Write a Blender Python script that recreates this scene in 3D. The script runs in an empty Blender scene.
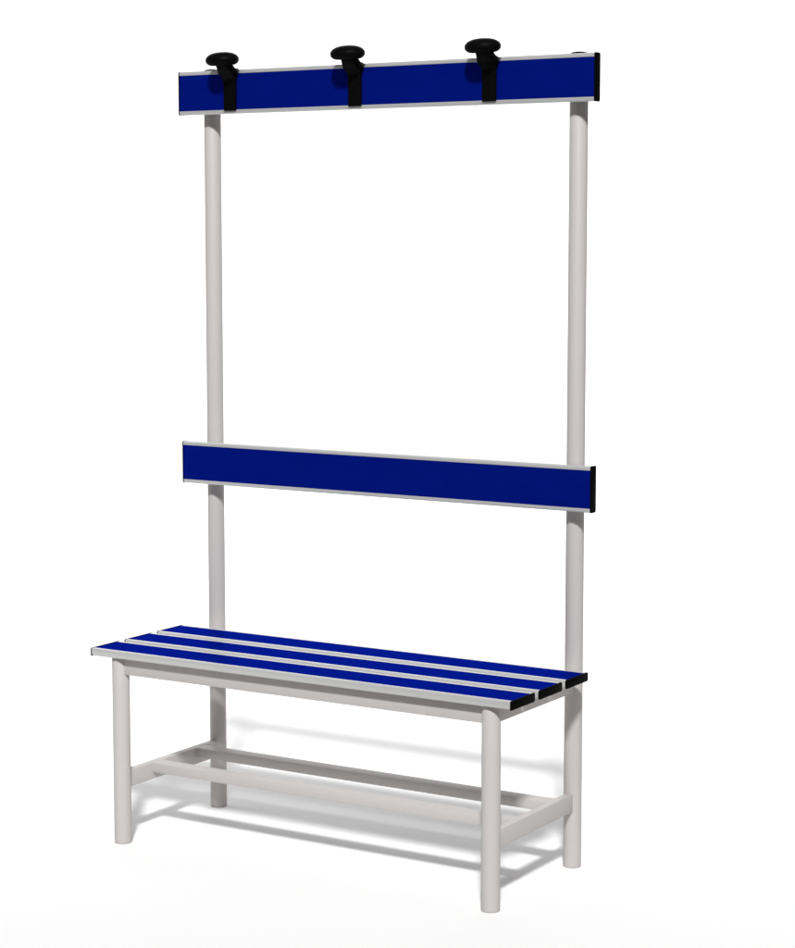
import bpy, bmesh, math
from mathutils import Vector, Matrix

scene = bpy.context.scene
col = scene.collection

# ------------------------------------------------------------------ dimensions (metres)
LEN = 1.0                       # length of boards and slats, end caps included
CAP = 0.0024                    # thickness of the plastic end caps
POST_X, POST_Y, TUBE_R = 0.0571, 0.0450, 0.01824
LEG_Y = -0.2953
HOOK_Z0, HOOK_Z1 = 1.5291, 1.6213
BACK_Z0, BACK_Z1 = 0.7305, 0.8222
BOARD_T = 0.0215
SEAT_Z, SLAT_T, SLAT_W, SLAT_GAP, SEAT_Y0 = 0.4142, 0.0166, 0.0938, 0.0180, -0.3230
BAR_W = 0.0172
STR_Z0, STR_Z1 = 0.1163, 0.1527
LONG_H, LONG_D, LONG_Y1, LONG_Y2 = 0.0205, 0.0349, -0.2050, -0.0487
RAIL_Z0 = 0.3613
SLAT_BOT = SEAT_Z - SLAT_T


# ------------------------------------------------------------------ materials
def mat(name, base, rough=0.5, metallic=0.0, spec=0.5, bump=0.0, bump_scale=900.0,
        var=0.0, var_scale=14.0):
    m = bpy.data.materials.new(name)
    m.use_nodes = True
    nt = m.node_tree
    b = nt.nodes['Principled BSDF']
    b.inputs['Base Color'].default_value = (*base, 1)
    b.inputs['Roughness'].default_value = rough
    b.inputs['Metallic'].default_value = metallic
    b.inputs['Specular IOR Level'].default_value = spec
    tc = nt.nodes.new('ShaderNodeTexCoord')
    if var:
        n = nt.nodes.new('ShaderNodeTexNoise')
        n.inputs['Scale'].default_value = var_scale
        n.inputs['Detail'].default_value = 5
        nt.links.new(tc.outputs['Object'], n.inputs['Vector'])
        r = nt.nodes.new('ShaderNodeMapRange')
        r.inputs['To Min'].default_value = 1 - var
        r.inputs['To Max'].default_value = 1 + var
        nt.links.new(n.outputs['Fac'], r.inputs['Value'])
        v = nt.nodes.new('ShaderNodeVectorMath')
        v.operation = 'SCALE'
        v.inputs[0].default_value = base
        nt.links.new(r.outputs['Result'], v.inputs['Scale'])
        nt.links.new(v.outputs['Vector'], b.inputs['Base Color'])
    if bump:
        n2 = nt.nodes.new('ShaderNodeTexNoise')
        n2.inputs['Scale'].default_value = bump_scale
        n2.inputs['Detail'].default_value = 2
        nt.links.new(tc.outputs['Object'], n2.inputs['Vector'])
        bp = nt.nodes.new('ShaderNodeBump')
        bp.inputs['Strength'].default_value = bump
        bp.inputs['Distance'].default_value = 0.0004
        nt.links.new(n2.outputs['Fac'], bp.inputs['Height'])
        nt.links.new(bp.outputs['Normal'], b.inputs['Normal'])
    return m


def blue_laminate(name):
    m = bpy.data.materials.new(name)
    m.use_nodes = True
    nt = m.node_tree
    nt.nodes.remove(nt.nodes['Principled BSDF'])
    out = nt.nodes['Material Output']
    dif = nt.nodes.new('ShaderNodeBsdfDiffuse')
    glo = nt.nodes.new('ShaderNodeBsdfGlossy')
    glo.inputs['Color'].default_value = (0.002, 0.018, 0.62, 1)
    glo.inputs['Roughness'].default_value = 0.34
    tc = nt.nodes.new('ShaderNodeTexCoord')
    mp = nt.nodes.new('ShaderNodeMapping')
    mp.inputs['Scale'].default_value = (4, 60, 60)          # faint streaks along the board
    nz = nt.nodes.new('ShaderNodeTexNoise')
    nz.inputs['Scale'].default_value = 3
    nz.inputs['Detail'].default_value = 4
    ramp = nt.nodes.new('ShaderNodeValToRGB')
    ramp.color_ramp.elements[0].position = 0.3
    ramp.color_ramp.elements[1].position = 0.7
    ramp.color_ramp.elements[0].color = (0.0006, 0.0060, 0.136, 1)
    ramp.color_ramp.elements[1].color = (0.0008, 0.0074, 0.156, 1)
    nt.links.new(tc.outputs['Object'], mp.inputs['Vector'])
    nt.links.new(mp.outputs['Vector'], nz.inputs['Vector'])
    nt.links.new(nz.outputs['Fac'], ramp.inputs['Fac'])
    nt.links.new(ramp.outputs['Color'], dif.inputs['Color'])
    mix = nt.nodes.new('ShaderNodeMixShader')
    mix.inputs['Fac'].default_value = 0.13
    nt.links.new(dif.outputs['BSDF'], mix.inputs[1])
    nt.links.new(glo.outputs['BSDF'], mix.inputs[2])
    nt.links.new(mix.outputs['Shader'], out.inputs['Surface'])
    return m


M_STEEL = mat('light_grey_powder_coat', (0.462, 0.438, 0.428), rough=0.5, spec=0.25, bump=0.12, bump_scale=700, var=0.015)
M_ALU = mat('satin_aluminium', (0.54, 0.54, 0.535), rough=0.38, metallic=0.4, spec=0.4, var=0.02, var_scale=30)
M_BLUE = blue_laminate('blue_laminate')
M_BLACK = mat('black_plastic', (0.0022, 0.0022, 0.0022), rough=0.6, spec=0.012, bump=0.1)
M_HOOK = mat('black_hook_plastic', (0.0025, 0.0025, 0.0025), rough=0.45, spec=0.03, bump=0.15)
M_PAPER = mat('white_backdrop_paper', (0.83, 0.83, 0.832), rough=0.95, spec=0.0, var=0.004, var_scale=1.5)


# ------------------------------------------------------------------ mesh helpers
def link(name, bm, m, parent=None, loc=(0, 0, 0), smooth=True, angle=40):
    bmesh.ops.recalc_face_normals(bm, faces=bm.faces)
    me = bpy.data.meshes.new(name)
    for f in bm.faces:
        f.smooth = smooth
    if smooth:
        for e in bm.edges:
            if len(e.link_faces) == 2 and e.calc_face_angle(0) > math.radians(angle):
                e.smooth = False
    bm.to_mesh(me)
    bm.free()
    me.materials.append(m)
    o = bpy.data.objects.new(name, me)
    col.objects.link(o)
    o.location = loc
    if parent:
        o.parent = parent
    return o


def box(x0, x1, y0, y1, z0, z1, bev=0.0, seg=2):
    bm = bmesh.new()
    bmesh.ops.create_cube(bm, size=1)
    bmesh.ops.transform(bm, matrix=Matrix.Translation(((x0+x1)/2, (y0+y1)/2, (z0+z1)/2)) @
                        Matrix.Diagonal((x1-x0, y1-y0, z1-z0, 1)), verts=bm.verts)
    if bev:
        bmesh.ops.bevel(bm, geom=list(bm.edges), offset=bev, segments=seg, profile=0.5, affect='EDGES')
    return bm


def lathe(profile, seg=72):
    """profile: (radius, z) from bottom to top, closed with fans."""
    bm = bmesh.new()
    rings = []
    for r, z in profile:
        rings.append([bm.verts.new((r*math.cos(2*math.pi*k/seg), r*math.sin(2*math.pi*k/seg), z)) for k in range(seg)])
    for a, b in zip(rings, rings[1:]):
        for k in range(seg):
            bm.faces.new((a[k], a[(k+1) % seg], b[(k+1) % seg], b[k]))
    bm.faces.new(list(reversed(rings[0])))
    bm.faces.new(rings[-1])
    return bm


def prism(pts, x0, x1, axis_map):
    """Extrude closed 2-D outline pts between x0 and x1; axis_map(x, u, v) -> xyz."""
    bm = bmesh.new()
    a = [bm.verts.new(axis_map(x0, u, v)) for u, v in pts]
    b = [bm.verts.new(axis_map(x1, u, v)) for u, v in pts]
    n = len(pts)
    for k in range(n):
        bm.faces.new((a[k], a[(k+1) % n], b[(k+1) % n], b[k]))
    fa = bm.faces.new(a)
    fb = bm.faces.new(list(reversed(b)))
    return bm, fa, fb


def arc(cu, cv, r, a0, a1, n=5):
    return [(cu + r*math.cos(math.radians(a0+(a1-a0)*k/n)), cv + r*math.sin(math.radians(a0+(a1-a0)*k/n))) for k in range(n+1)]


def body_outline(W, T, lip, groove, R=0.0036, r2=0.0060):
    """Aluminium profile section: u across the board, v towards the visible face."""
    e = 0.0006
    p = []
    p += arc(r2, r2, r2, 180, 270)
    p += arc(W-r2, r2, r2, 270, 360)
    p += arc(W-R, T-R, R, 0, 90)
    p += [(W-lip+e, T), (W-lip, T-e), (W-lip, T-groove), (lip, T-groove), (lip, T-e), (lip-e, T)]
    p += arc(R, T-R, R, 90, 180)
    return p


def cap_outline(W, T, g=0.0005, R=0.0030):
    p = []
    p += arc(R-g, R-g, R, 180, 270)
    p += arc(W-R+g, R-g, R, 270, 360)
    p += arc(W-R+g, T-R+g, R, 0, 90)
    p += arc(R-g, T-R+g, R, 90, 180)
    return p


def board(name, parent, W, T, lip, amap, loc):
    """Aluminium profile board with a blue panel and two black end caps."""
    bm, fa, fb = prism(body_outline(W, T, lip, 0.0012), CAP, LEN-CAP, amap)
    b = link(name, bm, M_ALU, parent, loc, angle=30)
    g = 0.00025
    bm, fa, fb = prism([(lip+g, T-0.0011), (W-lip-g, T-0.0011), (W-lip-g, T-0.0004), (lip+g, T-0.0004)],
                       CAP+0.0004, LEN-CAP-0.0004, amap)
    link('blue_panel', bm, M_BLUE, b, angle=30)
    for x0, x1 in ((0.0, CAP-0.0001), (LEN-CAP+0.0001, LEN)):
        bm, fa, fb = prism(cap_outline(W, T), x0, x1, amap)
        outer = fa if x0 == 0.0 else fb
        bmesh.ops.bevel(bm, geom=list(outer.edges), offset=0.0007, segments=2, profile=0.5, affect='EDGES')
        link('end_cap', bm, M_BLACK, b, angle=50)
    return b


# ------------------------------------------------------------------ the bench
bench = bpy.data.objects.new('changing_room_bench', None)
col.objects.link(bench)
bench.empty_display_size = 0.1
bench['label'] = 'light grey tubular bench with blue slats and three black coat hooks on its top board'
bench['category'] = 'bench'

# boards: u = height, v = towards the viewer (-y)
wall_map = lambda x, u, v: (x, -v, u)
flat_map = lambda x, u, v: (x, u, v)

hook_board = board('hook_board', bench, HOOK_Z1-HOOK_Z0, BOARD_T, 0.0082, wall_map, (0, BOARD_T, HOOK_Z0))
back_board = board('backrest_board', bench, BACK_Z1-BACK_Z0, BOARD_T, 0.0082, wall_map, (0, BOARD_T, BACK_Z0))
for k in range(3):
    board('seat_slat', bench, SLAT_W, SLAT_T, 0.0095, flat_map, (0, SEAT_Y0 + k*(SLAT_W+SLAT_GAP), SLAT_BOT))


def tube_profile(h, r=TUBE_R):
    return [(r-0.0012, 0.0006), (r-0.0003, 0.0010), (r, 0.0020), (r, h-0.0012), (r-0.0008, h)]


POST_H = 1.6212
for x in (POST_X, LEN-POST_X):
    post = link('post', lathe(tube_profile(POST_H)), M_STEEL, bench, (x, POST_Y, 0), angle=50)
    link('post_plug', lathe([(TUBE_R-0.003, POST_H-0.010), (TUBE_R-0.003, POST_H+0.0003), (TUBE_R+0.0002, POST_H+0.0005),
                             (TUBE_R, POST_H+0.003), (TUBE_R-0.004, POST_H+0.0052), (TUBE_R-0.010, POST_H+0.0064),
                             (0.002, POST_H+0.0068)]), M_BLACK, post, angle=60)
    link('leg', lathe(tube_profile(SLAT_BOT-0.0006)), M_STEEL, bench, (x, LEG_Y, 0), angle=50)
    # short spacers that hold the boards off the post
    for z0, z1 in ((HOOK_Z0, HOOK_Z1), (BACK_Z0, BACK_Z1)):
        zc = (z0+z1)/2
        link('bracket', box(x-0.010, x+0.010, BOARD_T-0.0003, POST_Y-TUBE_R+0.006, zc-0.028, zc+0.028, 0.001), M_STEEL, bench)

BEV = 0.0014
yA, yB = LEG_Y + 0.006, POST_Y - 0.006
for x in (POST_X, LEN-POST_X):
    link('side_rail', box(x-BAR_W/2, x+BAR_W/2, yA, yB, RAIL_Z0, SLAT_BOT-0.0003, BEV), M_STEEL, bench)
    link('side_stretcher', box(x-BAR_W/2, x+BAR_W/2, yA, yB, STR_Z0, STR_Z1, BEV), M_STEEL, bench)
xa, xb = POST_X + 0.006, LEN - POST_X - 0.006
link('front_rail', box(xa, xb, LEG_Y-BAR_W/2, LEG_Y+BAR_W/2, RAIL_Z0+0.0002, SLAT_BOT-0.0004, BEV), M_STEEL, bench)
for y in (LONG_Y1, LONG_Y2):
    link('stretcher_bar', box(POST_X+0.004, LEN-POST_X-0.004, y, y+LONG_D, STR_Z1-LONG_H-0.0003, STR_Z1-0.0003, BEV), M_STEEL, bench)


# coat hooks: origin on the front face of the hook board, at mid-width of the strap
def hook_clip():
    """Strap down the face of the board, a shoulder over its top edge and an arm rising forward."""
    # stations along the hook: (centre y, centre z, half width x, half thickness, direction angle of path)
    st = [(-0.0030, 1.5352, 0.0145, 0.0028, 90), (-0.0030, 1.5375, 0.0155, 0.0029, 90),
          (-0.0031, 1.5650, 0.0157, 0.0030, 90), (-0.0033, 1.5940, 0.0158, 0.0032, 90),
          (-0.0040, 1.6025, 0.0172, 0.0044, 94), (-0.0066, 1.6095, 0.0196, 0.0072, 106),
          (-0.0125, 1.6165, 0.0190, 0.0090, 126), (-0.0200, 1.6240, 0.0166, 0.0090, 130),
          (-0.0262, 1.6315, 0.0150, 0.0086, 118), (-0.0290, 1.6400, 0.0145, 0.0080, 105)]
    bm = bmesh.new()
    rings = []
    for cy, cz, hw, ht, ang in st:
        a = math.radians(ang)
        n = Vector((0, -math.sin(a), math.cos(a)))          # across thickness, pointing to the front
        ring = []
        r = min(ht*0.6, 0.0022)
        pts = arc(hw-r, ht-r, r, 0, 90, 3) + arc(-hw+r, ht-r, r, 90, 180, 3) + \
            arc(-hw+r, -ht+r, r, 180, 270, 3) + arc(hw-r, -ht+r, r, 270, 360, 3)
        for px, pn in pts:
            ring.append(bm.verts.new((px, cy + n.y*pn, cz + n.z*pn)))
        rings.append(ring)
    m = len(rings[0])
    for a, b in zip(rings, rings[1:]):
        for k in range(m):
            bm.faces.new((a[k], a[(k+1) % m], b[(k+1) % m], b[k]))
    bm.faces.new(rings[0])
    bm.faces.new(list(reversed(rings[-1])))
    return bm


def hook_lip():
    """Tongue of the clip that grips the top edge of the board."""
    return box(-0.0115, 0.0115, -0.0050, 0.0130, HOOK_Z1+0.0003, HOOK_Z1+0.0030, 0.0010)


def hook_knob():
    prof = []
    R, up, dn = 0.0346, 0.0162, 0.0122
    n = 9
    for k in range(n+1):                                   # underside: nearly flat, then a round rim
        t = math.pi/2*k/n
        rr = R*(0.55 + 0.45*math.sin(t))
        prof.append((rr, -dn*math.cos(t)**0.9 if k < n else 0.0))
    for k in range(1, 15):                                 # domed top
        t = math.pi/2*k/15
        prof.append((R*math.cos(t)**0.84, up*math.sin(t)))
    prof.append((0.0015, up))
    bm = lathe([(0.004, -dn-0.0004)] + prof, seg=64)
    bmesh.ops.transform(bm, matrix=Matrix.Diagonal((1.08, 0.92, 1, 1)), verts=bm.verts)
    bmesh.ops.transform(bm, matrix=Matrix.Rotation(math.radians(6), 4, 'X'), verts=bm.verts)
    return bm


clip_mesh = None
for x in (0.1390, 0.4540, 0.7690):
    if clip_mesh is None:
        h = link('coat_hook', hook_clip(), M_HOOK, bench, (x, 0, 0), angle=50)
        lip = link('clip_tongue', hook_lip(), M_HOOK, h)
        kn = link('knob', hook_knob(), M_HOOK, h, (0, -0.0300, 1.6400), angle=60)
        clip_mesh = (h, lip, kn)
    else:
        h = clip_mesh[0].copy()
        col.objects.link(h)
        h.location.x = x
        for c in clip_mesh[1:]:
            d = c.copy()
            col.objects.link(d)
            d.parent = h

# ------------------------------------------------------------------ white paper sweep (floor running up into the background)
CAM = Vector((2.87672, -3.78376, 1.27849))
YAW, PITCH = 0.55039, -0.11138
centre = Vector((0.5, -0.1, 0))
fw = Vector((-math.sin(YAW), math.cos(YAW), 0))
rt = Vector((math.cos(YAW), math.sin(YAW), 0))
prof = [(-0.95, 0.0), (0.0, 0.0), (1.2, 0.0), (2.2, 0.0)]
Rc = 1.6
for k in range(1, 25):
    t = math.pi/2*k/24
    prof.append((2.2 + Rc*math.sin(t), Rc*(1-math.cos(t))))
prof += [(2.2+Rc, 2.6), (2.2+Rc, 4.2)]
bm = bmesh.new()
rows = []
HALF = 3.6
for d, z in prof:
    rows.append([bm.verts.new(centre + fw*d + rt*(HALF*(j/6-1)) + Vector((0, 0, z))) for j in range(13)])
for a, b in zip(rows, rows[1:]):
    for j in range(12):
        bm.faces.new((a[j], a[j+1], b[j+1], b[j]))
bd = link('backdrop', bm, M_PAPER, angle=60)
bd['kind'] = 'structure'
bd['label'] = 'seamless white paper floor curving up into the background'

# ------------------------------------------------------------------ lamps
def area(name, loc, target, power, size, size_y=None, color=(1, 1, 1)):
    l = bpy.data.lights.new(name, 'AREA')
    l.energy = power
    l.color = color
    l.shape = 'RECTANGLE' if size_y else 'DISK'
    l.size = size
    if size_y:
        l.size_y = size_y
    o = bpy.data.objects.new(name, l)
    col.objects.link(o)
    o.location = loc
    o.rotation_euler = (Vector(target)-Vector(loc)).to_track_quat('-Z', 'Y').to_euler()
    return o


kd = Vector((0.53, -0.91, 1.0)).normalized()
tgt = Vector((0.5, 0.0, 0.35))
area('key_lamp', tgt + kd*20.0, tgt, 4650, 1.75, color=(1.0, 0.996, 0.992))
bl = centre + fw*0.9 + Vector((0, 0, 2.5))
area('added_backdrop_fill', bl, bl + fw*0.84 - Vector((0, 0, 0.54)), 72, 5.0, 0.4)  # unseen fill, added to whiten the sweep and lift the rear floor shadows

w = bpy.data.worlds.new('World')
scene.world = w
w.use_nodes = True
bg = w.node_tree.nodes['Background']
bg.inputs['Color'].default_value = (1.0, 1.0, 1.0, 1)
bg.inputs['Strength'].default_value = 0.22

# ------------------------------------------------------------------ camera
cd = bpy.data.cameras.new('Camera')
co = bpy.data.objects.new('Camera', cd)
col.objects.link(co)
co.location = CAM
fwd = Vector((-math.sin(YAW)*math.cos(PITCH), math.cos(YAW)*math.cos(PITCH), math.sin(PITCH)))
co.rotation_euler = fwd.to_track_quat('-Z', 'Y').to_euler()
cd.sensor_fit = 'VERTICAL'
cd.sensor_height = 24
cd.lens = 2162.27/948*24
cd.clip_end = 200
scene.camera = co

scene.view_settings.view_transform = 'Standard'
scene.view_settings.look = 'None'
scene.view_settings.exposure = 0
scene.view_settings.gamma = 1
